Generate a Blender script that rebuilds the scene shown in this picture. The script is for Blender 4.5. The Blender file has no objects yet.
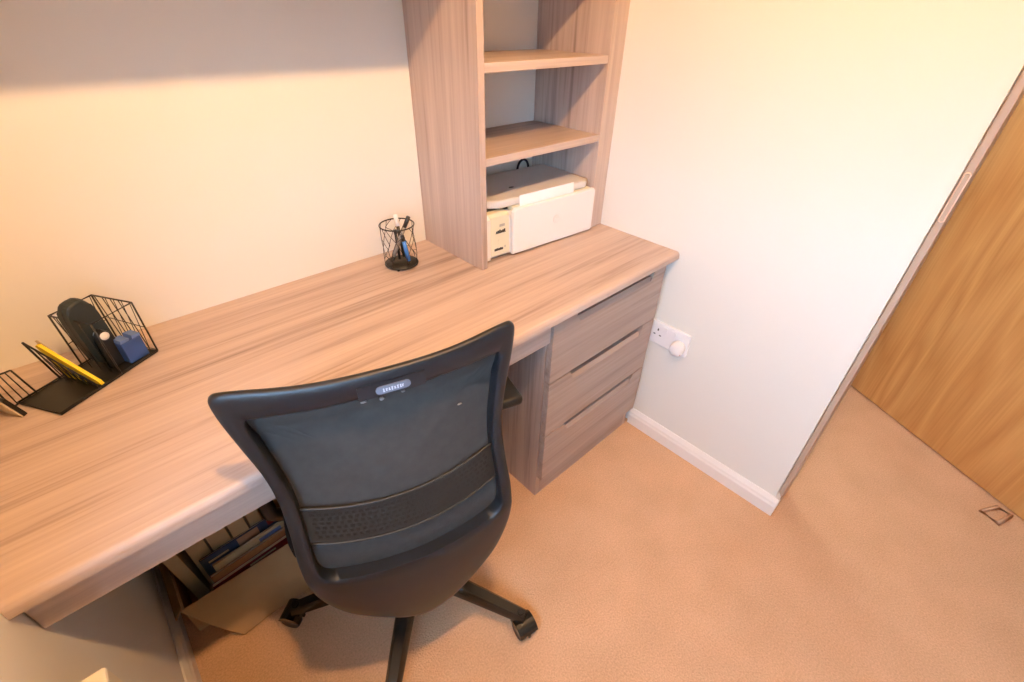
import bpy, bmesh, math, random
from mathutils import Vector, Matrix
random.seed(7)
S = bpy.context.scene
COL = S.collection
R = math.radians

# ------------------------------------------------------------------ camera
F_PX, YAW, PITCH, ROLL = 456.97, 0.7555, -0.625, 0.0193
CAM = Vector((-1.2593, -1.1772, 1.3388))
fw = Vector((math.sin(YAW)*math.cos(PITCH), math.cos(YAW)*math.cos(PITCH), math.sin(PITCH)))
rt = fw.cross(Vector((0, 0, 1))).normalized()
up = rt.cross(fw)
rt2 = rt*math.cos(ROLL) + up*math.sin(ROLL)
up2 = -rt*math.sin(ROLL) + up*math.cos(ROLL)
cd = bpy.data.cameras.new('camera')
cam = bpy.data.objects.new('camera', cd)
COL.objects.link(cam)
m = Matrix((rt2, up2, -fw)).transposed().to_4x4()
m.translation = CAM
cam.matrix_world = m
cd.sensor_width = 36
cd.lens = 36*F_PX/1024
cd.clip_start = 0.02
S.camera = cam

# ------------------------------------------------------------------ world, light, exposure
S.view_settings.view_transform = 'Standard'
S.view_settings.look = 'None'
S.view_settings.exposure = 0.08
S.view_settings.gamma = 1.0
S.view_settings.use_curve_mapping = False
SPOT_L, SPOT_R = 1600.0, 560.0      # emission strength of the two lamps of the ceiling spot bar
SPOT_COL = (1, .575, .26)
HALL_W = 62.0
SKY = 18.0
w = bpy.data.worlds.new('sky'); S.world = w
w.use_nodes = True
bg = w.node_tree.nodes['Background']
wn, wl = w.node_tree.nodes, w.node_tree.links
wtc = wn.new('ShaderNodeTexCoord'); wsx = wn.new('ShaderNodeSeparateXYZ'); wcr = wn.new('ShaderNodeValToRGB')
wmr = wn.new('ShaderNodeMapRange'); wmr.inputs['From Min'].default_value = -1; wmr.inputs['From Max'].default_value = 1
wl.new(wtc.outputs['Generated'], wsx.inputs[0]); wl.new(wsx.outputs['Z'], wmr.inputs['Value']); wl.new(wmr.outputs[0], wcr.inputs['Fac'])
wcr.color_ramp.elements[0].position = .49; wcr.color_ramp.elements[0].color = (.15, .15, .14, 1)     # ground outside
wcr.color_ramp.elements[1].position = .51; wcr.color_ramp.elements[1].color = (.42, .67, 1.0, 1)     # sky
wl.new(wcr.outputs['Color'], bg.inputs[0])
bg.inputs[1].default_value = SKY
# window opening in the left wall, behind the photographer
WY0, WY1, WZ0, WZ1 = -1.98, -.80, 0.85, 2.05
pl = bpy.data.lights.new('window_portal', 'AREA')
pl.shape = 'RECTANGLE'; pl.size = WZ1-WZ0; pl.size_y = WY1-WY0
pl.cycles.is_portal = True
po = bpy.data.objects.new('window_portal', pl); COL.objects.link(po)
po.location = (-1.62, (WY0+WY1)/2, (WZ0+WZ1)/2)
po.rotation_euler = (0, R(-90), 0)

# ------------------------------------------------------------------ helpers
def tag(o, label=None, cat=None, group=None, kind=None):
    if label: o['label'] = label
    if cat: o['category'] = cat
    if group: o['group'] = group
    if kind: o['kind'] = kind
    return o

def empty(name, loc=(0, 0, 0), rz=0, label=None, cat=None, group=None):
    o = bpy.data.objects.new(name, None); COL.objects.link(o)
    o.empty_display_size = .05
    o.location = loc; o.rotation_euler = (0, 0, rz)
    return tag(o, label, cat, group)

def link(name, me, mat, parent=None, smooth=False):
    if mat is not None: me.materials.append(mat)
    if smooth:
        for p in me.polygons: p.use_smooth = True
    o = bpy.data.objects.new(name, me); COL.objects.link(o)
    if parent: o.parent = parent
    return o

def from_bm(name, bm, mat, parent=None, smooth=False):
    bmesh.ops.recalc_face_normals(bm, faces=bm.faces[:])
    me = bpy.data.meshes.new(name); bm.to_mesh(me); bm.free()
    return link(name, me, mat, parent, smooth)

def bbox(bm, x, y, z, bev=0.0, seg=2, M=None):
    vs = [bm.verts.new((a, b, c)) for a in x for b in y for c in z]
    idx = [(0, 1, 3, 2), (4, 6, 7, 5), (0, 4, 5, 1), (2, 3, 7, 6), (0, 2, 6, 4), (1, 5, 7, 3)]
    fs = [bm.faces.new([vs[i] for i in f]) for f in idx]
    if M is not None:
        for v in vs: v.co = M @ v.co
    if bev > 0:
        es = {e for f in fs for e in f.edges}
        bmesh.ops.bevel(bm, geom=list(es), offset=bev, segments=seg, profile=.5, affect='EDGES')

def box(name, x, y, z, mat, parent=None, bev=0.0015, seg=2, M=None, smooth=False):
    bm = bmesh.new(); bbox(bm, x, y, z, bev, seg, M)
    return from_bm(name, bm, mat, parent, smooth)

def bprism(bm, poly, d0, d1, axis='y', bev=0.0, seg=2, M=None):
    """poly: 2D points; extruded along axis from d0 to d1 (x:(y,z) y:(x,z) z:(x,y))"""
    def P(p, d):
        v = Vector((d, p[0], p[1])) if axis == 'x' else Vector((p[0], d, p[1])) if axis == 'y' else Vector((p[0], p[1], d))
        return M @ v if M is not None else v
    a = [bm.verts.new(P(p, d0)) for p in poly]; b = [bm.verts.new(P(p, d1)) for p in poly]
    n = len(poly)
    fs = [bm.faces.new(a), bm.faces.new(b[::-1])]
    for i in range(n):
        fs.append(bm.faces.new((a[i], b[i], b[(i+1) % n], a[(i+1) % n])))
    if bev > 0:
        es = {e for f in fs[:2] for e in f.edges}
        bmesh.ops.bevel(bm, geom=list(es), offset=bev, segments=seg, profile=.5, affect='EDGES')

def prism(name, poly, d0, d1, mat, parent=None, axis='y', bev=0.0, seg=2, M=None, smooth=False):
    bm = bmesh.new(); bprism(bm, poly, d0, d1, axis, bev, seg, M)
    return from_bm(name, bm, mat, parent, smooth)

def btube(bm, pts, r, n=8, closed=False, cap=True):
    pts = [Vector(p) for p in pts]; N = len(pts); rings = []
    rr = r if isinstance(r, (list, tuple)) else [r]*N
    prev = None
    for i, p in enumerate(pts):
        if closed: t = (pts[(i+1) % N]-pts[i-1])
        else: t = pts[min(i+1, N-1)]-pts[max(i-1, 0)]
        t.normalize()
        if prev is None:
            a = t.cross(Vector((0, 0, 1)))
            if a.length < 1e-3: a = t.cross(Vector((1, 0, 0)))
        else:
            a = prev - t*prev.dot(t)
        a.normalize(); prev = a; b = t.cross(a)
        rings.append([bm.verts.new(p + (a*math.cos(2*math.pi*k/n)+b*math.sin(2*math.pi*k/n))*rr[i]) for k in range(n)])
    for i in range(N if closed else N-1):
        A, B = rings[i], rings[(i+1) % N]
        for k in range(n): bm.faces.new((A[k], A[(k+1) % n], B[(k+1) % n], B[k]))
    if not closed and cap:
        bm.faces.new(rings[0]); bm.faces.new(rings[-1][::-1])

def tube(name, pts, r, mat, parent=None, n=8, closed=False):
    bm = bmesh.new(); btube(bm, pts, r, n, closed)
    return from_bm(name, bm, mat, parent, True)

def blathe(bm, prof, n=24, M=None):
    rings = []
    for r, z in prof:
        ring = []
        for k in range(n):
            a = 2*math.pi*k/n
            v = Vector((r*math.cos(a), r*math.sin(a), z))
            ring.append(bm.verts.new(M @ v if M is not None else v))
        rings.append(ring)
    for A, B in zip(rings, rings[1:]):
        for k in range(n): bm.faces.new((A[k], A[(k+1) % n], B[(k+1) % n], B[k]))
    bm.faces.new(rings[0][::-1]); bm.faces.new(rings[-1])

def lathe(name, prof, mat, parent=None, n=24, M=None, smooth=True):
    bm = bmesh.new(); blathe(bm, prof, n, M)
    o = from_bm(name, bm, mat, parent, smooth)
    return o

def autosmooth(o, ang=40):
    me = o.data
    for p in me.polygons: p.use_smooth = True
    bm = bmesh.new(); bm.from_mesh(me)
    for e in bm.edges:
        e.smooth = len(e.link_faces) == 2 and e.calc_face_angle(0) < R(ang)
    bm.to_mesh(me); bm.free()
    return o

def text_mesh(name, s, size, mat, parent, M, depth=.0004):
    cu = bpy.data.curves.new(name, 'FONT'); cu.body = s; cu.size = size; cu.extrude = depth
    cu.align_x = 'CENTER'; cu.align_y = 'CENTER'
    t = bpy.data.objects.new(name+'_t', cu); COL.objects.link(t)
    dg = bpy.context.evaluated_depsgraph_get()
    me = bpy.data.meshes.new_from_object(t.evaluated_get(dg))
    bpy.data.objects.remove(t); bpy.data.curves.remove(cu)
    me.materials.clear()
    me.transform(M)
    me.name = name
    return link(name, me, mat, parent)

# ------------------------------------------------------------------ materials
def newmat(name):
    mt = bpy.data.materials.new(name); mt.use_nodes = True
    nt = mt.node_tree
    return mt, nt, nt.nodes['Principled BSDF']

def plain(name, col, rough=.5, metal=0.0, spec=.5, bump=None, var=0.0, vscale=20.0):
    mt, nt, b = newmat(name)
    b.inputs['Base Color'].default_value = (*col, 1)
    b.inputs['Roughness'].default_value = rough
    b.inputs['Metallic'].default_value = metal
    b.inputs['Specular IOR Level'].default_value = spec
    tc = nt.nodes.new('ShaderNodeTexCoord')
    if var > 0:
        n = nt.nodes.new('ShaderNodeTexNoise'); n.inputs['Scale'].default_value = vscale; n.inputs['Detail'].default_value = 4
        nt.links.new(tc.outputs['Object'], n.inputs['Vector'])
        r = nt.nodes.new('ShaderNodeValToRGB')
        r.color_ramp.elements[0].position = .3; r.color_ramp.elements[1].position = .7
        r.color_ramp.elements[0].color = (*[c*(1-var) for c in col], 1)
        r.color_ramp.elements[1].color = (*[min(1, c*(1+var)) for c in col], 1)
        nt.links.new(n.outputs['Fac'], r.inputs['Fac']); nt.links.new(r.outputs['Color'], b.inputs['Base Color'])
    if bump:
        n = nt.nodes.new('ShaderNodeTexNoise'); n.inputs['Scale'].default_value = bump[0]; n.inputs['Detail'].default_value = 3
        nt.links.new(tc.outputs['Object'], n.inputs['Vector'])
        bu = nt.nodes.new('ShaderNodeBump'); bu.inputs['Strength'].default_value = bump[1]; bu.inputs['Distance'].default_value = bump[2]
        nt.links.new(n.outputs['Fac'], bu.inputs['Height']); nt.links.new(bu.outputs['Normal'], b.inputs['Normal'])
    return mt

def wood(name, axis, cols, rough=.42, off=(0, 0, 0)):
    """laminate with long streaks along the given axis"""
    mt, nt, b = newmat(name)
    N = nt.nodes; L = nt.links
    tc = N.new('ShaderNodeTexCoord')
    def streak(along, across, detail, o):
        mp = N.new('ShaderNodeMapping')
        sc = [across]*3; sc['xyz'.index(axis)] = along
        mp.inputs['Scale'].default_value = sc; mp.inputs['Location'].default_value = (off[0]+o, off[1]+o, off[2]+o)
        L.new(tc.outputs['Object'], mp.inputs['Vector'])
        n = N.new('ShaderNodeTexNoise'); n.inputs['Scale'].default_value = 1; n.inputs['Detail'].default_value = detail
        n.inputs['Roughness'].default_value = .6; n.inputs['Distortion'].default_value = .35
        L.new(mp.outputs['Vector'], n.inputs['Vector'])
        return n.outputs['Fac']
    a = streak(1.1, 26, 5, 0); c = streak(3.0, 120, 3, 5.3); d = streak(.5, 8, 3, 11.7)
    r1 = N.new('ShaderNodeValToRGB'); cr = r1.color_ramp
    cr.elements[0].position = .34; cr.elements[0].color = (*cols[0], 1)
    cr.elements[1].position = .62; cr.elements[1].color = (*cols[2], 1)
    e = cr.elements.new(.46); e.color = (*cols[1], 1)
    mixf = N.new('ShaderNodeMix'); mixf.data_type = 'FLOAT'; mixf.inputs[0].default_value = .33
    L.new(a, mixf.inputs[2]); L.new(c, mixf.inputs[3])
    mix2 = N.new('ShaderNodeMix'); mix2.data_type = 'FLOAT'; mix2.inputs[0].default_value = .3
    L.new(mixf.outputs[0], mix2.inputs[2]); L.new(d, mix2.inputs[3])
    L.new(mix2.outputs[0], r1.inputs['Fac'])
    L.new(r1.outputs['Color'], b.inputs['Base Color'])
    b.inputs['Roughness'].default_value = rough
    bu = N.new('ShaderNodeBump'); bu.inputs['Strength'].default_value = .08; bu.inputs['Distance'].default_value = .001
    L.new(c, bu.inputs['Height']); L.new(bu.outputs['Normal'], b.inputs['Normal'])
    return mt

WC = [(.235, .168, .135), (.475, .36, .30), (.60, .475, .40)]
WOODX = wood('driftwood_laminate_along', 'x', WC)
WOODZ = wood('driftwood_laminate_upright', 'z', WC)
WOODF = wood('driftwood_laminate_fronts', 'x', [(.23, .17, .14), (.38, .29, .24), (.48, .375, .32)], off=(3.1, 2.2, 7.7))

def oak():
    mt, nt, b = newmat('oak_veneer'); N = nt.nodes; L = nt.links
    tc = N.new('ShaderNodeTexCoord')
    mp = N.new('ShaderNodeMapping'); mp.inputs['Scale'].default_value = (4.2, 4.2, .55); mp.inputs['Location'].default_value = (-1.35, 0, .12)
    L.new(tc.outputs['Object'], mp.inputs['Vector'])
    ns = N.new('ShaderNodeTexNoise'); ns.inputs['Scale'].default_value = 1.3; ns.inputs['Detail'].default_value = 2
    L.new(mp.outputs['Vector'], ns.inputs['Vector'])
    mul = N.new('ShaderNodeMath'); mul.operation = 'MULTIPLY'; mul.inputs[1].default_value = 7.0
    L.new(ns.outputs['Fac'], mul.inputs[0])
    wv = N.new('ShaderNodeMath'); wv.operation = 'PINGPONG'; wv.inputs[1].default_value = .5
    L.new(mul.outputs[0], wv.inputs[0])
    mp2 = N.new('ShaderNodeMapping'); mp2.inputs['Scale'].default_value = (150, 150, 3)
    L.new(tc.outputs['Object'], mp2.inputs['Vector'])
    n = N.new('ShaderNodeTexNoise'); n.inputs['Scale'].default_value = 1; n.inputs['Detail'].default_value = 3
    L.new(mp2.outputs['Vector'], n.inputs['Vector'])
    mx = N.new('ShaderNodeMix'); mx.data_type = 'FLOAT'; mx.inputs[0].default_value = .45
    L.new(wv.outputs[0], mx.inputs[2]); L.new(n.outputs['Fac'], mx.inputs[3])
    r = N.new('ShaderNodeValToRGB'); cr = r.color_ramp
    cr.elements[0].position = .12; cr.elements[0].color = (.52, .225, .06, 1)
    cr.elements[1].position = .55; cr.elements[1].color = (.70, .365, .125, 1)
    L.new(mx.outputs[0], r.inputs['Fac']); L.new(r.outputs['Color'], b.inputs['Base Color'])
    b.inputs['Roughness'].default_value = .4
    return mt
OAK = oak()

def carpet():
    mt, nt, b = newmat('beige_carpet'); N = nt.nodes; L = nt.links
    tc = N.new('ShaderNodeTexCoord')
    def noise(s, d):
        n = N.new('ShaderNodeTexNoise'); n.inputs['Scale'].default_value = s; n.inputs['Detail'].default_value = d
        L.new(tc.outputs['Object'], n.inputs['Vector']); return n.outputs['Fac']
    a, c = noise(230, 5), noise(7, 4)
    mx = N.new('ShaderNodeMix'); mx.data_type = 'FLOAT'; mx.inputs[0].default_value = .3
    L.new(a, mx.inputs[2]); L.new(c, mx.inputs[3])
    r = N.new('ShaderNodeValToRGB'); cr = r.color_ramp
    cr.elements[0].position = .3; cr.elements[0].color = (.55, .335, .19, 1)
    cr.elements[1].position = .7; cr.elements[1].color = (.78, .49, .305, 1)
    L.new(mx.outputs[0], r.inputs['Fac']); L.new(r.outputs['Color'], b.inputs['Base Color'])
    b.inputs['Roughness'].default_value = .95; b.inputs['Specular IOR Level'].default_value = .1
    bu = N.new('ShaderNodeBump'); bu.inputs['Strength'].default_value = .6; bu.inputs['Distance'].default_value = .004
    L.new(a, bu.inputs['Height']); L.new(bu.outputs['Normal'], b.inputs['Normal'])
    return mt
CARPET = carpet()
WALL = plain('cream_white_paint', (.775, .745, .675), .75, spec=.25, bump=(250, .05, .001))
CEIL = plain('ceiling_paint', (.76, .74, .70), .9, spec=.1)
GLOSSW = plain('white_gloss_paint', (.82, .77, .72), .35)
LININGM = plain('tan_satin_lining', (.50, .36, .26), .4)
BLACKP = plain('black_plastic', (.016, .017, .02), .38, bump=(900, .05, .0005))
BLACKG = plain('black_gloss_plastic', (.012, .011, .010), .25)
FRAMEP = plain('chair_frame_plastic', (.010, .012, .015), .38, spec=.5, bump=(700, .05, .0005))
FABRIC = plain('charcoal_mesh_fabric', (.052, .048, .044), .85, spec=.2, var=.10, vscale=60, bump=(1200, .3, .001))
BANDM = plain('lumbar_band_plastic', (.020, .018, .015), .5)
SEATM = plain('black_seat_fabric', (.02, .02, .021), .9, spec=.15, bump=(900, .3, .001))
SILVER = plain('silver_badge', (.17, .20, .26), .4, metal=.3)
STEEL = plain('brushed_steel', (.6, .58, .55), .3, metal=1)
WIRE = plain('black_wire', (.012, .011, .010), .4)
PRW = plain('printer_white', (.80, .78, .76), .4)
PRC = plain('printer_cream_panel', (.74, .68, .50), .45)
PRG = plain('printer_grey_lid', (.66, .63, .60), .35)
DARK = plain('dark_print', (.05, .05, .05), .5)
GREYP = plain('grey_print', (.45, .42, .36), .5)
PAPER = plain('white_paper', (.85, .84, .86), .8, spec=.1)
SOCKW = plain('socket_white', (.82, .80, .80), .3)
CARD = plain('brown_cardboard', (.46, .31, .165), .85, spec=.1, var=.10, vscale=9)
YEL = plain('yellow_notes', (.85, .62, .02), .7)
SLATE = plain('slate_leather', (.018, .03, .036), .5)
BLUE = plain('blue_box_card', (.03, .08, .26), .5)
BLUEL = plain('pale_blue_card', (.10, .18, .42), .5)
CREAMB = plain('cream_spine', (.52, .42, .26), .7, var=.12, vscale=14)
PAGES = plain('page_edges', (.62, .52, .38), .85)
REDB = plain('red_cover', (.28, .02, .02), .5)
NAVY = plain('navy_cover', (.02, .05, .12), .5)
SKIN = plain('printed_portrait', (.45, .28, .19), .6)
CREAMBOX = plain('cream_enamel', (.80, .72, .56), .35)
GLASS = newmat('window_glass')[0]
gb = GLASS.node_tree.nodes['Principled BSDF']
gb.inputs['Transmission Weight'].default_value = 1; gb.inputs['Roughness'].default_value = 0; gb.inputs['IOR'].default_value = 1.02
def emis(name, col, st):
    mt, nt, b = newmat(name)
    b.inputs['Base Color'].default_value = (.8, .8, .8, 1)
    b.inputs['Emission Color'].default_value = (*col, 1); b.inputs['Emission Strength'].default_value = st
    return mt
BULB_L = emis('lit_spot_lens', SPOT_COL, SPOT_L)
BULB_R = emis('lit_spot_lens', SPOT_COL, SPOT_R)
HALL_GLOW = emis('hall_fill_glow', (.95, .95, 1.0), HALL_W)
PENBLUE = plain('clear_blue_plastic', (.06, .22, .62), .25)
PENGREY = plain('clear_grey_plastic', (.30, .29, .28), .25)
PENWHITE = plain('white_plastic', (.8, .8, .8), .3)

# ------------------------------------------------------------------ the room
XL, YR, ZC, WEND = -1.533, -2.9, 2.3, -1.1017
HX = 1.25
def st(o): o['kind'] = 'structure'; return o
st(box('floor', (XL-.1, HX+.1), (YR-.1, .1), (-.08, 0), CARPET, bev=0))
st(box('ceiling', (XL-.1, HX+.1), (YR-.1, .1), (ZC, ZC+.08), CEIL, bev=0))
st(box('wall_back', (XL-.1, HX+.1), (0, .1), (0, ZC), WALL, bev=0))
st(box('wall_rear', (XL-.1, HX+.1), (YR-.1, YR), (0, ZC), WALL, bev=0))
st(box('wall_hall', (HX, HX+.1), (YR, 0), (0, ZC), WALL, bev=0))
bm = bmesh.new()
for y, z in (((YR, WY0), (0, ZC)), ((WY1, 0), (0, ZC)), ((WY0, WY1), (0, WZ0)), ((WY0, WY1), (WZ1, ZC))):
    bbox(bm, (XL-.1, XL), y, z)
st(from_bm('wall_left', bm, WALL))
DOOR_E = -1.90
bm = bmesh.new()
for y, z in (((WEND, 0), (0, ZC)), ((YR, DOOR_E), (0, ZC)), ((DOOR_E, WEND), (2.06, ZC))):
    bbox(bm, (0, .12), y, z)
st(from_bm('wall_right', bm, WALL))
# window
wf = bmesh.new()
fx = (XL-.08, XL-.03)
for y, z in (((WY0, WY0+.05), (WZ0, WZ1)), ((WY1-.05, WY1), (WZ0, WZ1)), ((WY0, WY1), (WZ0, WZ0+.05)), ((WY0, WY1), (WZ1-.05, WZ1))):
    bbox(wf, fx, y, z, .003)
wo = st(from_bm('window_1', wf, GLOSSW))
for y in ((WY0+.05, WY1-.05),):
    box('pane', (XL-.06, XL-.055), y, (WZ0+.05, WZ1-.05), GLASS, wo, bev=0)
st(box('trim_1', (XL-.02, XL+.02), (WY0-.02, WY1+.005), (WZ0-.03, WZ0), GLOSSW, bev=.004))
rb = empty('added_blind', (XL+.03, (WY0+WY1)/2, 2.08), 0, 'added cream blind, unseen, blocking sky light through the window top', 'blind')  # added out of view to keep sky light off the upper walls
box('added_blind_fabric', (-.002, .002), (-.62, .62), (-.56, .0), plain('added_blind_fabric', (.6, .58, .54), .9, spec=.1), rb, bev=0)
tube('added_blind_roller', [(0, -.63, .01), (0, .63, .01)], .02, GLOSSW, rb, 12)
box('bottom_bar', (-.006, .006), (-.62, .62), (-.58, -.56), GLOSSW, rb)
# skirting boards (profiled)
SK = [(0, 0), (.016, 0), (.016, .043), (.013, .050), (.012, .058), (.007, .066), (.004, .072), (0, .072)]
st(prism('baseboard_right', [(-a, b) for a, b in SK], WEND-.016, -.545, GLOSSW, axis='y'))
st(prism('baseboard_left', [(XL+a, b) for a, b in SK], YR, 0, GLOSSW, axis='y'))
st(prism('baseboard_back', [(-a, b) for a, b in SK], XL+.017, -.53, GLOSSW, axis='x'))
st(prism('baseboard_end', [(WEND-a, b) for a, b in SK], 0.0005, .028, GLOSSW, axis='x'))
# door lining with its strike plate
ln = st(box('trim_2', (.03, .13), (WEND-.016, WEND-.0005), (0, 2.06), LININGM, bev=.003))
sp = bmesh.new()
pts = []
for k in range(24):
    a = 2*math.pi*k/24
    pts.append((.0285, WEND-.0085+.0050*math.cos(a), 1.045+(.045 if math.sin(a) > 0 else -.045)+.0050*math.sin(a)))
btube(sp, pts, .0016, 6, True)
from_bm('strike_plate', sp, plain('brass_plate', (.85, .60, .42), .35, metal=.4), ln, True)
box('plate_backing', (.0282, .0302), (WEND-.0135, WEND-.0035), (.998, 1.092), LININGM, ln, bev=.0005)
st(box('trim_3', (-.005, .125), (DOOR_E, DOOR_E+.03), (0, 2.06), LININGM, bev=.003))
st(box('trim_4', (-.005, .125), (DOOR_E+.03, WEND-.016), (2.03, 2.06), LININGM, bev=.003))

# oak door standing open in the hall
dv = Vector((.478, .878, 0)).normalized()
d0 = Vector((.553, -1.752, 0)); ang = math.atan2(dv.y, dv.x)
dr = st(empty('door_1', d0, ang))
box('door_leaf', (0, .80), (-.042, 0), (.006, 1.99), OAK, dr, bev=.002)
for sy in (-1, 1):
    y0 = .0 if sy > 0 else -.042
    lathe('handle_rose', [(.025, 0), (.025, .006), (.018, .009)], STEEL, dr, 24, Matrix.Translation((.06, y0, 1.02)) @ Matrix.Rotation(R(-90*sy), 4, 'X'))
    tube('handle', [(.06, y0, 1.02), (.06, y0+sy*.045, 1.02), (.075, y0+sy*.05, 1.02), (.17, y0+sy*.05, 1.02)], .009, STEEL, dr, 10)

# ------------------------------------------------------------------ desk
H = .75; DY = -.583
desk = empty('desk', (0, 0, 0), 0, 'long wood-effect fitted desk running along the cream wall', 'desk')
pr2 = [(-.001, H), (DY+.012, H)]
for k in range(1, 7):
    a = R(k*15); pr2.append((DY+.012-.012*math.sin(a), H-.012+.012*math.cos(a)))
pr2 += [(DY, H-.022), (DY+.003, H-.025), (-.001, H-.025)]
dt = prism('desktop', pr2, XL+.001, -.001, WOODX, desk, axis='x')
autosmooth(dt, 30)
box('front_rail', (XL+.002, -.54), (-.556, -.538), (.652, .7245), WOODX, desk)
box('wall_batten', (XL+.002, -.54), (-.022, -.002), (.655, .7245), WOODX, desk)

# ------------------------------------------------------------------ drawer unit
du = empty('drawer_unit', (-.285, -.28, 0), 0, 'three-drawer wood-effect pedestal under the right end of the desk', 'drawers')
X0, X1, Y0 = -.540+.285, -.030+.285, 0
yo = .28
box('side_panel', (X0, X0+.018), (-.541+yo, -.02+yo), (0, .7245), WOODZ, du)
box('side_panel', (X1-.018, X1), (-.541+yo, -.02+yo), (0, .7245), WOODZ, du)
box('plinth', (X0+.018, X1-.018), (-.541+yo, -.523+yo), (0, .10), WOODF, du)
box('back_panel', (X0+.018, X1-.018), (-.04+yo, -.025+yo), (0, .7245), WOODF, du)
for i, (z0, z1) in enumerate(((.517, .714), (.309, .513), (.103, .305))):
    a, b = X0+.001, X1-.001
    n0, n1 = -.452+.285, -.092+.285
    nd = .036
    poly = [(a, z0), (b, z0), (b, z1), (n1, z1), (n1-.016, z1-nd), (n0+.016, z1-nd), (n0, z1), (a, z1)]
    f = prism('drawer_front', poly, -.564+yo, -.545+yo, WOODF, du, axis='y', bev=.0012)
    # scooped grip behind the notch
    bm = bmesh.new()
    prof = [(-.5635+yo, z1-nd-.0005), (-.5565+yo, z1-nd+.015), (-.5425+yo, z1-nd+.013), (-.5415+yo, z1-nd+.013), (-.5415+yo, z1-nd-.008), (-.5635+yo, z1-nd-.008)]
    bprism(bm, prof, n0+.004, n1-.004, 'x')
    from_bm('handle_recess', bm, WOODF, f)
    box('drawer_box', (X0+.03, X1-.03), (-.5405+yo, -.06+yo), (z0+.012, z1-.040), WOODF, f, bev=0)

# ------------------------------------------------------------------ shelf unit standing on the desk
su = empty('shelf_unit', (-.27, -.14, H), 0, 'tall open wood-effect shelf unit standing on the desk against the wall', 'shelves')
ox, oy = .27, .14
SH = 2.10-H
box('side_panel', (-.534+ox, -.514+ox), (-.281+oy, -.001+oy), (0, SH), WOODZ, su)
box('side_panel', (-.072+ox, -.052+ox), (-.281+oy, -.001+oy), (0, SH), WOODZ, su)
box('filler_strip', (-.0515+ox, -.001+ox), (-.276+oy, -.258+oy), (0, SH), WOODZ, su)
for z in (1.045, 1.246, 1.47, 1.72, 2.10):
    box('shelf', (-.5135+ox, -.0725+ox), (-.2795+oy, -.002+oy), (z-.02-H, z-H), WOODX, su)

# wall cabinet over the desk (above the picture; it shades the top of the wall)
CB = 1.448
wc = empty('wall_cabinet', (-1.03, -.14, CB), 0, 'long wood-effect wall cabinet fixed above the desk', 'cabinet')
box('carcass', (XL+.002+1.03, -.536+1.03), (-.262+.14, -.001+.14), (0, 2.10-CB), WOODX, wc)
for k in range(2):
    x0 = XL+.003+1.03 + k*.4975
    dd = box('door', (x0, x0+.4945), (-.281+.14, -.263+.14), (0, 2.10-CB), WOODX, wc)
    tube('handle', [(x0+.2, -.281+.14, .05), (x0+.2, -.31+.14, .05), (x0+.3, -.31+.14, .05), (x0+.3, -.281+.14, .05)], .005, STEEL, dd)

# ------------------------------------------------------------------ pendant lamp
LX, LY = -.82, -1.13
la = empty('ceiling_spot_bar', (LX, LY, ZC), 0, 'white ceiling spotlight bar with two lit spot heads', 'lamp')
lathe('ceiling_rose', [(.05, -.001), (.05, -.018), (.012, -.028)], PENWHITE, la)
box('bar', (-.26, .26), (-.014, .014), (-.045, -.025), PENWHITE, la, bev=.003)
def spot_head(x, aim, mat):
    p = Vector((x, 0, -.15)); d = (Vector(aim)-Vector((LX, LY, ZC))-p).normalized()
    M = Matrix.Translation(p) @ d.to_track_quat('Z', 'Y').to_matrix().to_4x4()
    tube('spot_stem', [(x, 0, -.04), p-d*.05], .006, PENWHITE, la)
    hd = lathe('spot_head', [(.02, -.075), (.036, -.07), (.042, -.02), (.042, .006), (.038, .006), (.038, -.004)], PENWHITE, la, 32, M)
    lathe('spot_lens', [(.037, -.003), (.037, .002), (.030, .004)], mat, hd, 32, M)
spot_head(-.22, (-.90, 0, .85), BULB_L)
spot_head(.22, (-.45, -.80, 0), BULB_R)
hl = empty('hall_fill_lamp', (.55, -.55, 0), 0, 'added fill lamp on the hall ceiling, out of view', 'lamp')  # unseen fill, added to brighten the oak door and hall carpet like daylight
lathe('base', [(.13, ZC-.001), (.13, ZC-.02)], PENWHITE, hl)
lathe('globe', [(.12, ZC-.021), (.12, ZC-.05), (.09, ZC-.085), (.04, ZC-.10), (.005, ZC-.104)], HALL_GLOW, hl)

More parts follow.
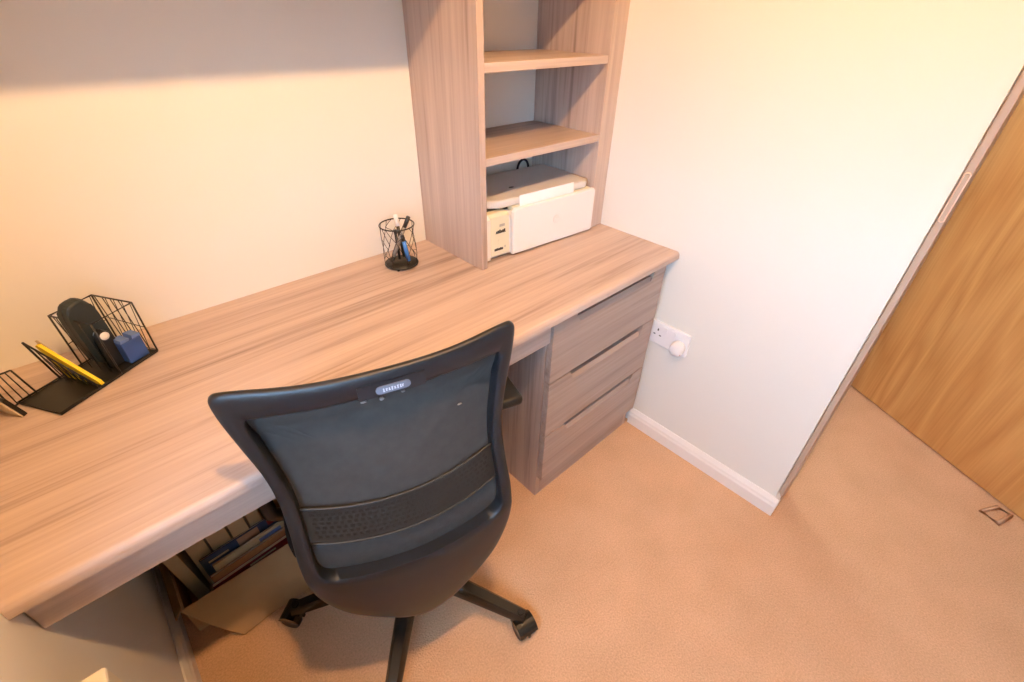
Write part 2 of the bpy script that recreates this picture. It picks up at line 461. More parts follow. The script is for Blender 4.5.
# ------------------------------------------------------------------ office chair
def chair():
    c = empty('office_chair', (-1.002, -.531, 0), R(-17.2), 'black office chair with curved open-framed backrest pushed up to the desk', 'chair')
    KN = [(.2, .03), (.283, .019), (.42, .004), (.557, .0), (.61, .012), (.66, .028), (.71, .040), (.758, .0477), (.85, .052), (.936, .0506), (1.0, .050)]
    def yb(s, z):
        y = -.232 + .026*(abs(s)/.21)**2
        for (a, b), (a2, b2) in zip(KN, KN[1:]):
            if a <= z <= a2:
                f = (z-a)/(a2-a); return y + b+(b2-b)*f
        return y+.05
    def catm(pts, n):
        out = []; N = len(pts)
        for i in range(N):
            p0, p1, p2, p3 = (Vector(pts[(i+k-1) % N]) for k in range(4))
            for j in range(n):
                t = j/n
                out.append(.5*((2*p1)+(p2-p0)*t+(2*p0-5*p1+4*p2-p3)*t*t+(3*p1-p0-3*p2+p3)*t**3))
        return out
    half = [(.0, .934), (.10, .935), (.185, .943), (.211, .939), (.2145, .915), (.206, .855), (.193, .79), (.187, .725), (.188, .66), (.191, .585), (.183, .51), (.160, .445), (.123, .388), (.083, .340), (.045, .302), (.0, .284)]
    hin = [(.0, .891), (.10, .891), (.172, .893), (.184, .889), (.185, .865), (.181, .84), (.172, .775), (.165, .715), (.166, .65), (.168, .59), (.164, .562), (.148, .546), (.115, .538), (.08, .532), (.04, .528), (.0, .526)]
    def full(h): return [(a, b) for a, b in h] + [(-a, b) for a, b in h[-2:0:-1]]
    O = catm(full(half), 6); I = catm(full(hin), 6)
    N = len(O)
    def Tz(z): return .032-.020*min(1, max(0, (z-.84)/.07))
    # section: a from outer(0) to inner(1), d: back (camera side) 0 .. front T
    sec = [(0, .005, 0), (.02, .002, 0), (.08, .0, 0), (.3, -.001, 0), (.6, -.001, 0), (.90, .001, 0), (.97, .003, 0), (1, .006, 0),
           (1.0, -.003, 1), (.96, 0, 1), (.6, 0, 1), (.3, 0, 1), (.05, 0, 1), (0, -.003, 1)]
    bm = bmesh.new(); rings = []
    for i in range(N):
        ring = []
        for a, d, fr_ in sec:
            p = O[i].lerp(I[i], a); d += fr_*Tz(p.y)
            ring.append(bm.verts.new((p.x, yb(p.x, p.y)+d, p.y)))
        rings.append(ring)
    K = len(sec)
    for i in range(N):
        A, B = rings[i], rings[(i+1) % N]
        for k in range(K): bm.faces.new((A[k], A[(k+1) % K], B[(k+1) % K], B[k]))
    fr = from_bm('back_frame', bm, FRAMEP, c); autosmooth(fr, 50)
    # fabric panel filling the opening
    bm = bmesh.new(); rings = []
    ctr = Vector((0, .71))
    for j in range(13):
        f = 1.06*(1-j/13)
        ring = []
        for i in range(N):
            p = ctr.lerp(I[i], f)
            ring.append(bm.verts.new((p.x, yb(p.x, p.y)+Tz(p.y)-.003-.010*max(0, 1-f)*(1 if p.y < .84 else 0), p.y)))
        rings.append(ring)
    for A, B in zip(rings, rings[1:]):
        for i in range(N): bm.faces.new((A[i], A[(i+1) % N], B[(i+1) % N], B[i]))
    bm.faces.new(rings[-1])
    autosmooth(from_bm('back_fabric', bm, FABRIC, c), 60)
    # perforated lumbar band
    bm = bmesh.new(); nx, nz = 32, 8
    def bp(u, v, d=0):
        hw = .1655-.001*v
        s = (2*u-1)*hw
        z = .602 + .069*v + .023*(2*u-1)**2
        return Vector((s, yb(s, z)+.016+d, z))
    for i in range(nx):
        for k in range(nz):
            u0, u1, v0, v1 = i/nx, (i+1)/nx, k/nz, (k+1)/nz
            o = [(u0, v0), (u1, v0), (u1, v1), (u0, v1)]
            if 0 < k < nz-1 and 0 < i < nx-1:
                sh = .16 if k % 2 else -.16
                cu, cv = (u0+u1)/2+sh*(u1-u0), (v0+v1)/2; hu, hv = (u1-u0)*.30, (v1-v0)*.30
                h = [(cu-hu, cv-hv), (cu+hu, cv-hv), (cu+hu, cv+hv), (cu-hu, cv+hv)]
                ov = [bm.verts.new(bp(*q)) for q in o]; hv_ = [bm.verts.new(bp(*q)) for q in h]
                for q in range(4): bm.faces.new((ov[q], ov[(q+1) % 4], hv_[(q+1) % 4], hv_[q]))
            else:
                bm.faces.new([bm.verts.new(bp(*q)) for q in o])
    bmesh.ops.remove_doubles(bm, verts=bm.verts[:], dist=1e-5)
    band = from_bm('lumbar_band', bm, BANDM, c, True)
    tube('band_rim', [bp(i/30, 1, -.001) for i in range(31)], .0028, BANDM, band, 6)
    tube('band_rim', [bp(i/30, 0, -.001) for i in range(31)], .0022, BANDM, band, 6)
    # maker's plate with silver badge
    def plate(name, s0, s1, z0, z1, d0, d1, mat, par, rnd):
        bm = bmesh.new(); out = []
        cz = (z0+z1)/2; hh = (z1-z0)/2
        n = 24; top = []; 
        loop = []
        if rnd:
            for k in range(9): a = R(-90+180*k/8); loop.append((s1-hh+hh*math.cos(a), cz+hh*math.sin(a)))
            for k in range(9): a = R(90+180*k/8); loop.append((s0+hh+hh*math.cos(a), cz+hh*math.sin(a)))
        else:
            for k in range(9): loop.append((s0+(s1-s0)*k/8, z0))
            for k in range(9): loop.append((s1-(s1-s0)*k/8, z1))
        A = [bm.verts.new((s, yb(s, z)+d0, z)) for s, z in loop]; B = [bm.verts.new((s, yb(s, z)+d1, z)) for s, z in loop]
        bm.faces.new(A); bm.faces.new(B[::-1])
        for k in range(len(loop)): bm.faces.new((A[k], B[k], B[(k+1) % len(loop)], A[(k+1) % len(loop)]))
        return from_bm(name, bm, mat, par)
    pt = plate('name_plate', -.040, .056, .893, .918, -.003, .004, BLACKP, c, False)
    bd = plate('badge', -.016, .034, .898, .911, -.0048, -.002, SILVER, pt, True)
    bm = bmesh.new()
    for k, (s, hz) in enumerate(((-.014, .003), (-.010, .0022), (-.006, .0022), (-.002, .003), (.002, .0022), (.006, .003), (.010, .0028), (.013, .0022))):
        s += .009; y = yb(s, .9045)-.0050
        bbox(bm, (s-.0009, s+.0009), (y-.0004, y+.0006), (.9045-hz, .9045+hz))
        bbox(bm, (s-.0012, s+.0016), (y-.0004, y+.0006), (.9045+(hz-.001 if k % 2 else -hz), .9045+(hz if k % 2 else -hz+.001)))
    from_bm('badge_lettering', bm, plain('pale_lettering', (.55, .60, .70), .4), bd)
    # flecks of worn fabric
    for s, z, sx, sz in ((-.034, .876, .0045, .0022), (-.008, .872, .0035, .0035), (.024, .876, .003, .0018), (.115, .80, .004, .0012)):
        bm = bmesh.new()
        q = [(s-sx, z-sz*.3), (s-sx*.2, z-sz), (s+sx, z-sz*.1), (s+sx*.5, z+sz*.7), (s-sx*.6, z+sz)]
        bm.faces.new([bm.verts.new((a, yb(a, b)+Tz(b)-.009, b)) for a, b in q])
        r = bmesh.ops.extrude_face_region(bm, geom=bm.faces[:])
        for v in r['geom']:
            if isinstance(v, bmesh.types.BMVert): v.co.y += .004
        from_bm('worn_fleck', bm, PENGREY, c)
    # seat, mechanism, column
    bm = bmesh.new(); n = 40; rings = []
    for z, k in ((.415, .86), (.425, .97), (.45, 1.0), (.475, .97), (.488, .88), (.492, .6), (.488, .25)):
        ring = []
        for i in range(n):
            a = 2*math.pi*i/n
            ca, sa = math.cos(a), math.sin(a)
            x = .24*k*abs(ca)**.55*(1 if ca > 0 else -1); y = .075+.225*k*abs(sa)**.55*(1 if sa > 0 else -1)
            ring.append(bm.verts.new((x, y, z)))
        rings.append(ring)
    for A, B in zip(rings, rings[1:]):
        for i in range(n): bm.faces.new((A[i], A[(i+1) % n], B[(i+1) % n], B[i]))
    bm.faces.new(rings[0][::-1]); bm.faces.new(rings[-1])
    autosmooth(from_bm('seat', bm, SEATM, c), 50)
    box('tilt_mechanism', (-.09, .09), (-.10, .13), (.375, .414), BLACKP, c, bev=.01)
    # bracket joining backrest and mechanism
    prism('back_bracket', [(-.185, .315), (-.06, .352), (-.06, .392), (-.16, .392), (-.190, .40)], -.04, .04, BLACKP, c, axis='x', bev=.006)
    lathe('gas_column', [(.026, .13), (.026, .27), (.018, .272), (.018, .376)], BLACKG, c)
    # arm rests
    for s in (-1, 1):
        ar = tube('armrest_post', [(s*.16, .07, .408), (s*.235, .07, .405), (s*.268, .07, .425), (s*.272, .075, .50), (s*.272, .09, .605)], [.016]*5, BLACKP, c, 10)
        bm = bmesh.new(); bbox(bm, (s*.272-.038, s*.272+.038), (-.02, .20), (.605, .632), .012, 3)
        autosmooth(from_bm('armrest_pad', bm, FRAMEP, c), 50)
    # five-star base and casters
    hub = lathe('hub', [(.042, .075), (.046, .09), (.046, .125), (.036, .14), (.028, .145)], BLACKG, c)
    for k in range(5):
        a = R(-134+17.2+72*k)
        M = Matrix.Rotation(a, 4, 'Z')
        bm = bmesh.new(); rings = []
        for t in range(9):
            f = t/8; r = .03+.29*f; zt = .128-.050*f**1.3; hb = .042-.018*f; wd = .024-.008*f
            ring = [(-wd, zt-hb), (wd, zt-hb), (wd, zt-.010), (wd*.6, zt), (-wd*.6, zt), (-wd, zt-.010)]
            rings.append([bm.verts.new(M @ Vector((r, y, z))) for y, z in ring])
        for A, B in zip(rings, rings[1:]):
            for i in range(6): bm.faces.new((A[i], A[(i+1) % 6], B[(i+1) % 6], B[i]))
        bm.faces.new(rings[0]); bm.faces.new(rings[-1][::-1])
        arm = autosmooth(from_bm('base_arm', bm, BLACKG, c), 50)
        # caster
        sw = R((35, -40, 60, 20, -25)[k])
        MC = M @ Matrix.Translation((.312, 0, 0)) @ Matrix.Rotation(sw, 4, 'Z')
        bm = bmesh.new()
        for s in (-1, 1):
            MW = MC @ Matrix.Translation((.012, s*.014, .025)) @ Matrix.Rotation(R(90), 4, 'X')
            blathe(bm, [(.012, -.010), (.023, -.010), (.025, -.007), (.025, .007), (.023, .010), (.012, .010)], 24, MW)
        cs = autosmooth(from_bm('caster_wheel', bm, BLACKP, c), 40)
        hood = []
        for q in range(9):
            b = R(-10+190*q/8); hood.append((.012+.030*math.cos(b), .027+.030*math.sin(b)))
        hood += [(.012-.020, .030), (.012+.020, .030)]
        bm = bmesh.new(); bprism(bm, hood, -.0035, .0035, 'y', M=MC)
        bprism(bm, [(.012+.030*math.cos(R(20+140*q/8)), .027+.030*math.sin(R(20+140*q/8))) for q in range(9)], -.026, .026, 'y', M=MC)
        from_bm('caster_hood', bm, BLACKG, cs)
        bm = bmesh.new(); blathe(bm, [(.008, .05), (.008, .085)], 10, M @ Matrix.Translation((.308, 0, 0)))
        from_bm('caster_stem', bm, BLACKG, cs)
    return c
chair()

# ------------------------------------------------------------------ printer
pn = empty('printer', (-.276, -.146, H), R(-4.2), 'white all-in-one printer in the bottom bay of the shelf unit', 'printer')
PW, PD = .212, .118
bm = bmesh.new()
# rounded lower body
prof = [(-PD, .010), (-PD+.012, 0), (PD, 0), (PD, .128), (-PD+.015, .128), (-PD, .118)]
bprism(bm, prof, -PW, PW, 'x', bev=.004)
from_bm('body', bm, PRW, pn)
# control panel on the left of the front
cpx0, cpx1 = -PW+.008, -PW+.084
cp = prism('control_panel', [(-PD-.005, .014), (-PD-.0005, .014), (-PD-.0005, .1285), (-.03, .1285), (-.03, .134), (-PD+.008, .134), (-PD-.002, .126)], cpx0+.010, cpx1, PRC, pn, axis='x', bev=.002)
prism('panel_surround', [(-PD-.007, .006), (-PD-.0005, .006), (-PD-.0005, .1285), (-.04, .1285), (-.04, .136), (-PD+.008, .136), (-PD-.007, .124)], cpx0-.010, cpx0+.009, PRW, pn, axis='x', bev=.003)
# folding front tray door
fp = [( -.122+.0, .006), (PW-.010, .006), (PW-.003, .014), (PW-.003, .134), (PW-.010, .142), (-.112, .142), (-.122, .132)]
fd = prism('front_door', fp, -PD-.016, -PD-.001, PRW, pn, axis='y', bev=.004, seg=3)
M0 = Matrix.Translation((.045, -PD-.0164, .078)) @ Matrix.Rotation(R(90), 4, 'X')
lathe('logo_disc', [(.0135, -.0002), (.0135, .0003), (.013, .0006)], plain('logo_white', (.75, .73, .71), .5), fd, 32, M0)
text_mesh('logo_lettering', 'hp', .020, PRW, fd, Matrix.Translation((.045, -PD-.0168, .077)) @ Matrix.Rotation(R(90), 4, 'X') @ Matrix.Shear('XY', 4, (.2, 0)))
# scanner lid
lid = prism('scanner_lid', [(-PW+.03, -PD+.028), (-PW+.06, -PD+.008), (PW-.03, -PD+.004), (PW-.008, -PD+.022), (PW-.008, PD-.004), (-PW+.02, PD-.004)], .142, .164, PRG, pn, axis='z', bev=.006, seg=3)
box('lid_gap', (-PW+.03, PW-.014), (-PD+.03, PD-.006), (.128, .1425), DARK, pn, bev=0)
box('upper_shoulder', (-.11, PW-.008), (-PD+.002, -PD+.03), (.127, .141), PRC, pn, bev=.003)
lathe('lid_emblem', [(.009, .1642), (.009, .1648)], DARK, lid, 20, Matrix.Translation((-.05, -.03, 0)) @ Matrix.Diagonal((1, .55, 1, 1)))
# printing on the control panel
def mark(x0, x1, z0, z1, mt): box('panel_marking', (x0, x1), (-PD-.0056, -PD-.0046), (z0, z1), mt, cp, bev=0)
mx = cpx0+.028
mark(mx+.012, mx+.030, .098, .105, GREYP)
for k in range(6): mark(mx+k*.0055, mx+k*.0055+.0045, .080+.0012*(k % 2), .0865+.0015*(k % 3), DARK)
mark(mx-.002, mx+.034, .0795, .0808, DARK)
for k in range(5): mark(mx-.006+k*.0062, mx-.006+k*.0062+.0055, .028, .0345+.001*(k % 2), DARK)
mark(mx+.030, mx+.0335, .033, .038, GREYP)
for k in range(3):
    bm = bmesh.new(); blathe(bm, [(.0045, 0), (.0045, .0012)], 16, Matrix.Translation((mx+.012, -PD-.0046, .045+.012*k)) @ Matrix.Rotation(R(90), 4, 'X'))
    from_bm('button', bm, PRC, cp)
# sheet standing behind the front door
sh = empty('paper_sheet', (-.276, -.146, H), R(-4.2), 'white sheet of paper sticking up from the printer front', 'paper')
bm = bmesh.new()
bbox(bm, (-.088, .125), (-PD-.0005, -PD+.0005), (.100, .170), 0, M=Matrix.Translation((0, -.0003, 0)) @ Matrix.Translation((0, -PD, .14)) @ Matrix.Rotation(R(-6), 4, 'X') @ Matrix.Translation((0, PD, -.14)))
from_bm('sheet', bm, PAPER, sh)
cbp = []
for k in range(21):
    a = R(180*k/20); cbp.append((-.132+.026*math.cos(a), -.018, .898+.034*math.sin(a)))
cbp = [(-.106, -.018, H+.005)] + cbp + [(-.158, -.018, H+.005)]
tag(tube('printer_cable', cbp, .004, BLACKP, None, 8), 'black cable looping up behind the white printer', 'cable')

# ------------------------------------------------------------------ pen cup and pens
PCX, PCY = -.682, -.102
pc = empty('pen_cup', (PCX, PCY, H), 0, 'black wire pen cup beside the shelf unit', 'pen cup')
bm = bmesh.new()
RC, HC = .045, .118
def ringpts(r, z, n=28): return [(r*math.cos(2*math.pi*k/n), r*math.sin(2*math.pi*k/n), z) for k in range(n)]
lathe('cup_base', [(.001, .005), (RC-.002, .005), (RC-.002, .008), (.001, .008)], WIRE, pc, 28)
tube('top_ring', ringpts(RC+.001, HC), .0018, WIRE, pc, 6, True)
tube('bottom_ring', ringpts(RC, .006), .002, WIRE, pc, 6, True)
def cyl(a, z): return (RC*math.cos(a), RC*math.sin(a), z)
nw = 7
for k in range(nw):
    a = 2*math.pi*k/nw; b = 2*math.pi*(k+1)/nw; mid = (a+b)/2; z1 = .040+.022*((k*5) % 3); z2 = .082+.012*((k*2) % 3)-.006
    for path in ([cyl(a, .006), cyl(a+.12, z1*.6), cyl(mid, z1)], [cyl(mid, z1), cyl(b+.05, z2)], [cyl(mid, z1), cyl(a, z2+.01), cyl(a-.1, HC)], [cyl(mid, z1), cyl(b+.1, .03), cyl(b, .006)], [cyl(b+.05, z2), cyl(mid, HC)]):
        bm2 = []
        for p, q in zip(path, path[1:]):
            for t in range(3):
                f = t/3; bm2.append(((p[0]*(1-f)+q[0]*f), (p[1]*(1-f)+q[1]*f), p[2]*(1-f)+q[2]*f))
        bm2.append(path[-1])
        bm2 = [(RC*x/math.hypot(x, y), RC*y/math.hypot(x, y), z) for x, y, z in bm2]
        btube(bm, bm2, .0008, 5)
wires = from_bm('wire_lattice', bm, WIRE, pc, True)
for k in range(4):
    a = R(45+90*k); lathe('foot', [(.004, 0), (.004, .006)], WIRE, pc, 10, Matrix.Translation((RC*.9*math.cos(a), RC*.9*math.sin(a), 0)))
def pen(name, p, q, r, parts, label):
    """p,q local to the cup; parts: (f0,f1,radius,material,name)"""
    p, q = Vector(p), Vector(q); d = q-p
    e = empty(name, Vector((PCX, PCY, H))+p, 0, label, 'pen', 'pens in the wire cup')
    for f0, f1, rr, mt, nm in parts:
        tube(nm, [d*f0, d*((f0+f1)/2), d*f1], [rr*.9, rr, rr*.9], mt, e, 10)
pen('pen', (-.024, .012, .012), (.026, -.022, .140), .004, ((0, .12, .006, BLACKP, 'tip'), (.12, .78, .0055, PENGREY, 'barrel'), (.78, 1, .006, BLACKP, 'cap')), 'clear grey pen with black ends leaning across the cup')
pen('pen', (.010, -.026, .012), (.002, -.018, .092), .004, ((0, .08, .005, BLACKP, 'tip'), (.08, .8, .006, PENBLUE, 'barrel'), (.8, 1, .006, BLACKP, 'cap')), 'bright blue pen standing at the front of the wire cup')
pen('pen', (.020, .018, .012), (.014, .026, .134), .004, ((0, .75, .005, BLACKP, 'barrel'), (.75, 1, .0065, PENWHITE, 'cap')), 'black pen with white cap at the back of the wire cup')
pen('pen', (.002, .012, .012), (.004, .020, .096), .004, ((0, .85, .0045, BLACKP, 'barrel'), (.85, 1, .005, BLACKP, 'cap')), 'short black pen in the middle of the wire cup')

# ------------------------------------------------------------------ wire desk organiser
A = Vector((-1.445, -.226, H)); EA = math.atan2(.53, .847)
og = empty('desk_organiser', A, EA, 'black wire desk organiser with sloping dividers in the desk corner', 'organiser')
def W(*pts, r=.0016): return (pts, r)
LEN, DEP, HB = .194, .100, .120
box('base_tray', (0, LEN), (0, DEP), (.001, .004), WIRE, og, bev=.0008)
def wires_obj(name, lst):
    bm = bmesh.new()
    for pts, r in lst: btube(bm, pts, r, 6)
    return from_bm(name, bm, WIRE, og, True)
tube('tray_rim', [(0, 0, .006), (LEN, 0, .006), (LEN, DEP, .006), (0, DEP, .006)], .0018, WIRE, og, 6, True)
B0 = .114
# tall basket at the right end
tube('basket_rim', [(B0, 0, HB), (B0, DEP, HB), (LEN, DEP, HB), (LEN, 0, HB)], .0018, WIRE, og, 6, True)
lw = [W((a, b, .004), (a, b, HB)) for a in (B0, LEN) for b in (0, DEP)]
for i in range(1, 5):     # zig-zag lattice of the right and back sides
    y = DEP*i/5
    lw.append(W((LEN, y, .004), (LEN, DEP*((i+.7) % 5)/5, HB), r=.0010))
    lw.append(W((LEN, y, .004), (LEN, DEP*((i-.7) % 5)/5, HB), r=.0008))
    x = B0+(LEN-B0)*i/5
    lw.append(W((x, DEP, .004), (x+.010*(1 if i % 2 else -1), DEP, HB), r=.0010))
    lw.append(W((x, DEP, .004), (x-.012*(1 if i % 2 else -1), DEP, HB), r=.0008))
lw += [W((LEN, 0, .062), (LEN, DEP, .070), r=.0008), W((B0, DEP, .055), (LEN, DEP, .062), r=.0008)]
for i in range(1, 4):     # sparse left side
    lw.append(W((B0, DEP*i/4, .004), (B0, DEP*i/4+.008, HB), r=.0009))
wires_obj('basket_wires', lw)
# sloping divider
def divider(e, lean, top, front, lst=None):
    l = [W((e, DEP, .004), (e+lean, DEP, top), r=.0018), W((e+lean, DEP, top), (e+lean*front/top, 0, front), r=.0018), W((e+lean*front/top, 0, front), (e, 0, .004), r=.0016)]
    for i in range(1, 7):
        f = i/7; y = DEP*f; zt = front+(top-front)*f
        l.append(W((e, y, .004), (e+lean*zt/top, y, zt), r=.0010))
    for i in range(1, 6):
        f = i/7; g = f+.15; zt = front+(top-front)*g
        l.append(W((e, DEP*f, .004), (e+lean*zt/top, DEP*g, zt), r=.0008))
    wires_obj('divider', l)
divider(.072, -.014, .098, .012)
# low side pocket at the left end
l = [W((.030, DEP, .004), (.022, DEP+.004, .062)), W((.022, DEP+.004, .062), (-.012, DEP+.004, .068)), W((-.012, DEP+.004, .068), (-.012, DEP-.004, .004)), W((0, DEP, .004), (-.012, DEP-.004, .004))]
for i in range(1, 4): l.append(W((.030-.0105*i, DEP, .004), (.022-.0085*i, DEP+.004, .063), r=.0010))
wires_obj('side_pocket', l)
# things in the organiser
def at_og(name, label, cat, loc, group=None, rz=0):
    M = Matrix.Translation(A) @ Matrix.Rotation(EA, 4, 'Z') @ Vector((loc[0], loc[1], loc[2]))
    return empty(name, M, EA+rz, label, cat, group)
ny = at_og('note_pad', 'yellow sticky note pad standing behind the sloping wire divider', 'note pad', (.079, .002, .006))
MN = Matrix.Rotation(R(-7), 4, 'Y')
prism('pad', [(0, 0), (.090, 0), (.092, .080), (.084, .082), (.002, .009)], -.002, .004, YEL, ny, axis='x', M=MN)
prism('top_sheet', [(.02, .002), (.094, .002), (.096, .086), (.086, .090)], .0045, .0052, PAGES, ny, axis='x', M=MN)
gc = at_og('glasses_case', 'dark slate spectacle case standing in the tall wire basket', 'case', (.142, .066, .006))
ov = []
for k in range(28):
    a = 2*math.pi*k/28; ca, sa = math.cos(a), math.sin(a)
    ov.append((.025*abs(ca)**.6*(1 if ca > 0 else -1), .074+.072*abs(sa)**.55*(1 if sa > 0 else -1)))
MG = Matrix.Rotation(R(-5), 4, 'Y') @ Matrix.Rotation(R(6), 4, 'X')
prism('case_shell', ov, -.014, .012, SLATE, gc, axis='y', bev=.006, seg=3, M=MG)
prism('seam', [(a*1.02, .074+(b-.074)*1.01) for a, b in ov], -.0018, -.0002, BLACKP, gc, axis='y', M=MG)
ds = at_og('tape_dispenser', 'black tape dispenser with a painted highlight in front of the slate case', 'dispenser', (.138, .034, .006))
prism('dispenser_body', [(-.014, 0), (.016, 0), (.018, .03), (.012, .07), (.0, .082), (-.012, .07)], -.008, .008, BLACKP, ds, axis='y', bev=.003)
lathe('highlight_disc', [(.003, -.0095), (.008, -.0095), (.008, .0095), (.003, .0095)], PAPER, ds, 20, Matrix.Translation((-.001, 0, .068)) @ Matrix.Rotation(R(90), 4, 'X'))  # white disc stands in for a small highlight
bb = at_og('blue_box', 'small blue cardboard box with notched top in the wire basket', 'box', (.163, .018, .006), None, R(-6))
box('carton', (-.019, .019), (-.013, .013), (0, .046), BLUE, bb, bev=.0015)
prism('flap', [(-.019, .0465), (-.003, .0465), (-.001, .051), (-.017, .053)], -.013, .013, BLUEL, bb, axis='y')
prism('flap', [(.003, .0465), (.019, .0465), (.020, .051), (.005, .053)], -.013, .013, BLUEL, bb, axis='y')
bc = at_og('card_case', 'small black card case leaning at the left end of the organiser', 'card case', (-.012, .094, .0))
MB_ = Matrix.Translation((-.004, 0, 0)) @ Matrix.Rotation(R(-14), 4, 'Y')
box('case', (-.003, .004), (-.034, .030), (.001, .046), BLACKG, bc, bev=.0012, M=MB_)
box('card_edge', (-.0055, -.0033), (-.033, .029), (.002, .045), PAGES, bc, bev=0, M=MB_)

# ------------------------------------------------------------------ wall socket and plug
so = empty('wall_socket', (0, -.620, .452), 0, 'white double wall socket on the white wall beside the drawers', 'socket')
box('face_plate', (-.010, -.0003), (-.073, .073), (-.043, .043), SOCKW, so, bev=.003)
for s in (-1, 1):
    yc = -s*.042 
    box('switch', (-.0135, -.0095), (yc*.38-.008, yc*.38+.008), (.014, .034), SOCKW, so, bev=.0015)
for (y, z, wy, wz) in ((.042, .014, .0025, .0045), (.053, -.006, .0038, .002), (.031, -.006, .0038, .002)):
    box('pin_hole', (-.0103, -.0095), (y-wy, y+wy), (z-wz, z+wz), DARK, so, bev=0)
pg = empty('plug', (-.0102, -.665, .440), 0, 'rounded white plug in the right-hand side of the double socket', 'plug')
lathe('plug_body', [(.024, .0), (.026, .008), (.0255, .022), (.022, .030), (.010, .034)], SOCKW, pg, 28, Matrix.Rotation(R(-90), 4, 'Y') @ Matrix.Diagonal((1.0, .9, 1, 1)))
lathe('indicator', [(.003, 0), (.003, .0012)], plain('indicator_red', (.6, .2, .15), .4), pg, 10, Matrix.Translation((-.026, -.018, -.010)) @ Matrix.Rotation(R(-90), 4, 'Y'))

# ------------------------------------------------------------------ cardboard box with books under the desk
BX0, BX1, BY0, BY1, BH = -1.490, -1.06, -.245, -.03, .115
cb = empty('cardboard_box', ((BX0+BX1)/2, (BY0+BY1)/2, 0), 0, 'open cardboard box of books on the carpet under the desk', 'box')
cx, cy = (BX0+BX1)/2, (BY0+BY1)/2
t = .004
box('box_side', (BX0-cx, BX0+t-cx), (BY0-cy, BY1-cy), (.001, BH), CARD, cb, bev=0)
box('box_side', (BX1-t-cx, BX1-cx), (BY0-cy, BY1-cy), (.001, BH), CARD, cb, bev=0)
box('box_back', (BX0+t-cx, BX1-t-cx), (BY1-t-cy, BY1-cy), (.001, BH), CARD, cb, bev=0)
box('box_front', (BX0+t-cx, BX1-t-cx), (BY0-cy, BY0+t-cy), (.001, BH), CARD, cb, bev=0)
box('box_bottom', (BX0+t-cx, BX1-t-cx), (BY0+t-cy, BY1-t-cy), (.001, .005), CARD, cb, bev=0)
# front flap folded outward, sagging to the carpet
bm = bmesh.new(); nx, nz = 14, 6
grid = []
for th in (0, .004):
    for i in range(nx+1):
        for k in range(nz+1):
            f = k/nz; u = i/nx
            xa, xb = BX0-.004, -1.405
            x0_ = xa+(xb-xa)*f; x1_ = BX1+.02*f
            x = x0_+(x1_-x0_)*u
            y = BY0-.003 - .088*f - .012*math.sin(f*math.pi) + .006*math.sin(u*6)*f - .02*(u < .001)*0
            z = BH+.002 - (BH-.004)*f + .010*math.sin(f*math.pi)
            grid.append(bm.verts.new((x-cx, y-cy, z+th*1.0)))
def gi(l, i, k): return grid[l*(nx+1)*(nz+1)+i*(nz+1)+k]
for i in range(nx):
    for k in range(nz):
        for l in (0, 1): bm.faces.new((gi(l, i, k), gi(l, i+1, k), gi(l, i+1, k+1), gi(l, i, k+1)))
for i in range(nx):
    for k in (0, nz): bm.faces.new((gi(0, i, k), gi(0, i+1, k), gi(1, i+1, k), gi(1, i, k)))
for k in range(nz):
    for i in (0, nx): bm.faces.new((gi(0, i, k), gi(0, i, k+1), gi(1, i, k+1), gi(1, i, k)))
autosmooth(from_bm('front_flap', bm, CARD, cb), 40)
# left flap, folded out against the skirting
prism('side_flap', [(BX0-.001-cx, BH), (BX0-.022-cx, BH-.035), (BX0-.025-cx, BH-.033), (BX0-.001-cx, BH+.004)], BY0+.01-cy, BY1-cy, CARD, cb, axis='y')

def book(name, label, M, wx, dy, hz, cover, group, pages=PAGES, title=None):
    """upright book: spine on -y side, width wx (thickness), dy depth, hz height"""
    e = empty(name, (0, 0, 0), 0, label, 'book', group); e.matrix_world = M
    c_ = .0022
    bm = bmesh.new()
    bbox(bm, (-wx/2, -wx/2+c_), (0, dy), (0, hz), .0006, 1); bbox(bm, (wx/2-c_, wx/2), (0, dy), (0, hz), .0006, 1)
    bbox(bm, (-wx/2, wx/2), (-.0005, c_), (0, hz), .0006, 1)
    from_bm('cover', bm, cover, e)
    box('pages', (-wx/2+c_+.0002, wx/2-c_-.0002), (c_+.0005, dy-.003), (.003, hz-.003), pages, e, bev=0)
    return e
T = Matrix.Translation
x = BX0+.022
ths = [.030, .042, .046, .040, .030, .036]
names = ['thin cream-spined book nearest the left wall in the cardboard box', 'second cream-spined book from the left wall in the cardboard box',
         'third cream-spined book from the left wall in the cardboard box', 'fourth cream-spined book behind the blue magazine',
         'fifth cream-spined book behind the blue magazine', 'sixth cream-spined book behind the chair backrest',
         'seventh cream-spined book behind the chair backrest', 'last cream-spined book at the right of the cardboard box']
for k, (tk, nm) in enumerate(zip(ths, names)):
    h = .235+.012*((k*3) % 4)
    book('book', nm, T((x+tk/2, -.165+.006*((k*2) % 3), .0055)) @ Matrix.Rotation(R(-3 if k == 0 else 0), 4, 'Y'), tk, .12, h, CREAMB, 'cream books in the cardboard box')
    x += tk+.006
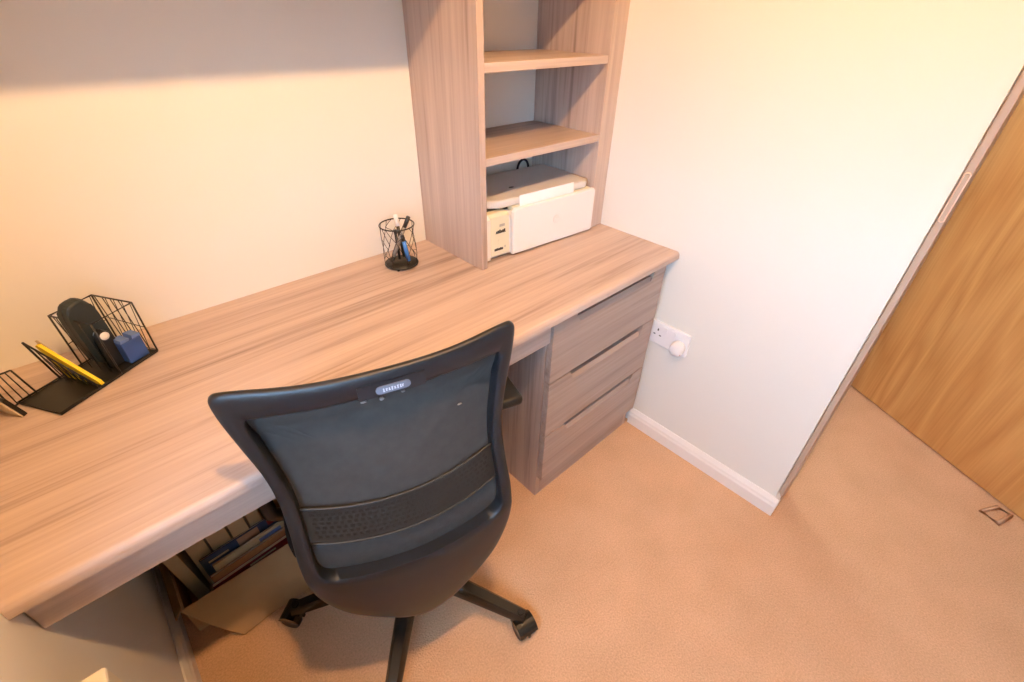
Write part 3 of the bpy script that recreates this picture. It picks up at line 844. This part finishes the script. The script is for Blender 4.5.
# magazines leaning back against the row, covers towards the camera
def mag(name, label, cx_, y, lean, wd, hz, th, cover, rz, extras=(), cat='magazine', zz=.007):
    M = T((cx_, y, zz)) @ Matrix.Rotation(rz, 4, 'Z') @ Matrix.Rotation(R(-lean), 4, 'X')
    e = empty(name, (0, 0, 0), 0, label, cat); e.matrix_world = M
    box('pages', (-wd/2+.001, wd/2-.001), (.001, th-.001), (.001, hz-.001), PAGES, e, bev=0)
    bm = bmesh.new(); bbox(bm, (-wd/2, wd/2), (0, .001), (0, hz)); bbox(bm, (-wd/2, wd/2), (th-.001, th), (0, hz)); bbox(bm, (-wd/2, -wd/2+.001), (0, th), (0, hz))
    cv = from_bm('cover', bm, cover, e)
    for nm, x0, x1, z0, z1, mt in extras:
        box(nm, (x0, x1), (-.0006, .0004), (z0, z1), mt, cv, bev=0)
RZ = R(4)
mag('magazine', 'navy magazine with a printed portrait leaning against the cream books', -1.318, -.188, 6, .20, .160, .006, NAVY, RZ,
    (('title_print', -.085, -.02, .122, .130, BLUEL), ('title_print', -.085, -.035, .136, .142, PAGES), ('portrait_print', -.01, .045, .118, .155, SKIN), ('corner_print', .070, .095, .135, .155, REDB)))
mag('magazine', 'cream magazine between the navy magazine and the red book', -1.303, -.204, 5, .19, .140, .007, CREAMB, RZ, (('photo_print', .02, .08, .10, .13, BLUEL),))
mag('book', 'pale orange paperback just behind the red book', -1.308, -.217, 4, .21, .124, .008, plain('orange_cover', (.42, .20, .08), .6), RZ, (), 'book')
mag('book', 'red hardback at the front of the cardboard box', -1.308, -.232, 3, .22, .108, .011, REDB, RZ, (('spine_band', -.02, .05, .094, .100, PAGES),), 'book')
mag('book', 'navy book beside the red hardback, half hidden by the chair', -1.140, -.232, 3, .10, .122, .012, NAVY, RZ, (), 'book')
# black pouch behind the box
bg_ = empty('black_pouch', (-1.488, -.018, 0), 0, 'black rounded pouch in the dark corner under the desk', 'pouch')
bm = bmesh.new()
bprism(bm, [(-.028, .0), (.028, 0), (.034, .05), (.034, .16), (.024, .20), (0, .215), (-.024, .20), (-.028, .16)], -.010, .016, 'y', bev=.006)
autosmooth(from_bm('pouch_body', bm, BLACKP, bg_), 50)
tube('pouch_strap', [(-.015, .0, .205), (-.008, -.004, .235), (.008, -.004, .235), (.018, 0, .20)], .003, BLACKP, bg_)

# cream panel radiator under the window
rd = empty('radiator', (XL, -1.156, .146), 0, 'cream panel radiator on the left wall in front of the desk end', 'radiator')
box('panel', (.022, .053), (-.50, .50), (0, .50), CREAMBOX, rd, bev=.004)
for k in range(24):
    y = -.46+.04*k
    box('flute', (.0525, .0565), (y-.008, y+.008), (.03, .47), CREAMBOX, rd, bev=.0015)
for y in (-.40, .40): box('bracket', (.001, .022), (y-.02, y+.02), (.06, .44), CREAMBOX, rd)
tube('valve', [(.036, .50, .03), (.036, .53, .03), (.036, .535, -.02), (.036, .535, -.145)], .009, STEEL, rd, 10)
# tan loop of a door wedge on the hall carpet
dw = tag(tube('door_wedge', [(.527, -1.588, .006), (.588, -1.622, .008), (.578, -1.658, .008), (.510, -1.634, .006)], .0065, plain('tan_rubber', (.60, .36, .22), .6), None, 8, True),
         'tan looped door wedge lying at the foot of the oak door', 'door wedge')
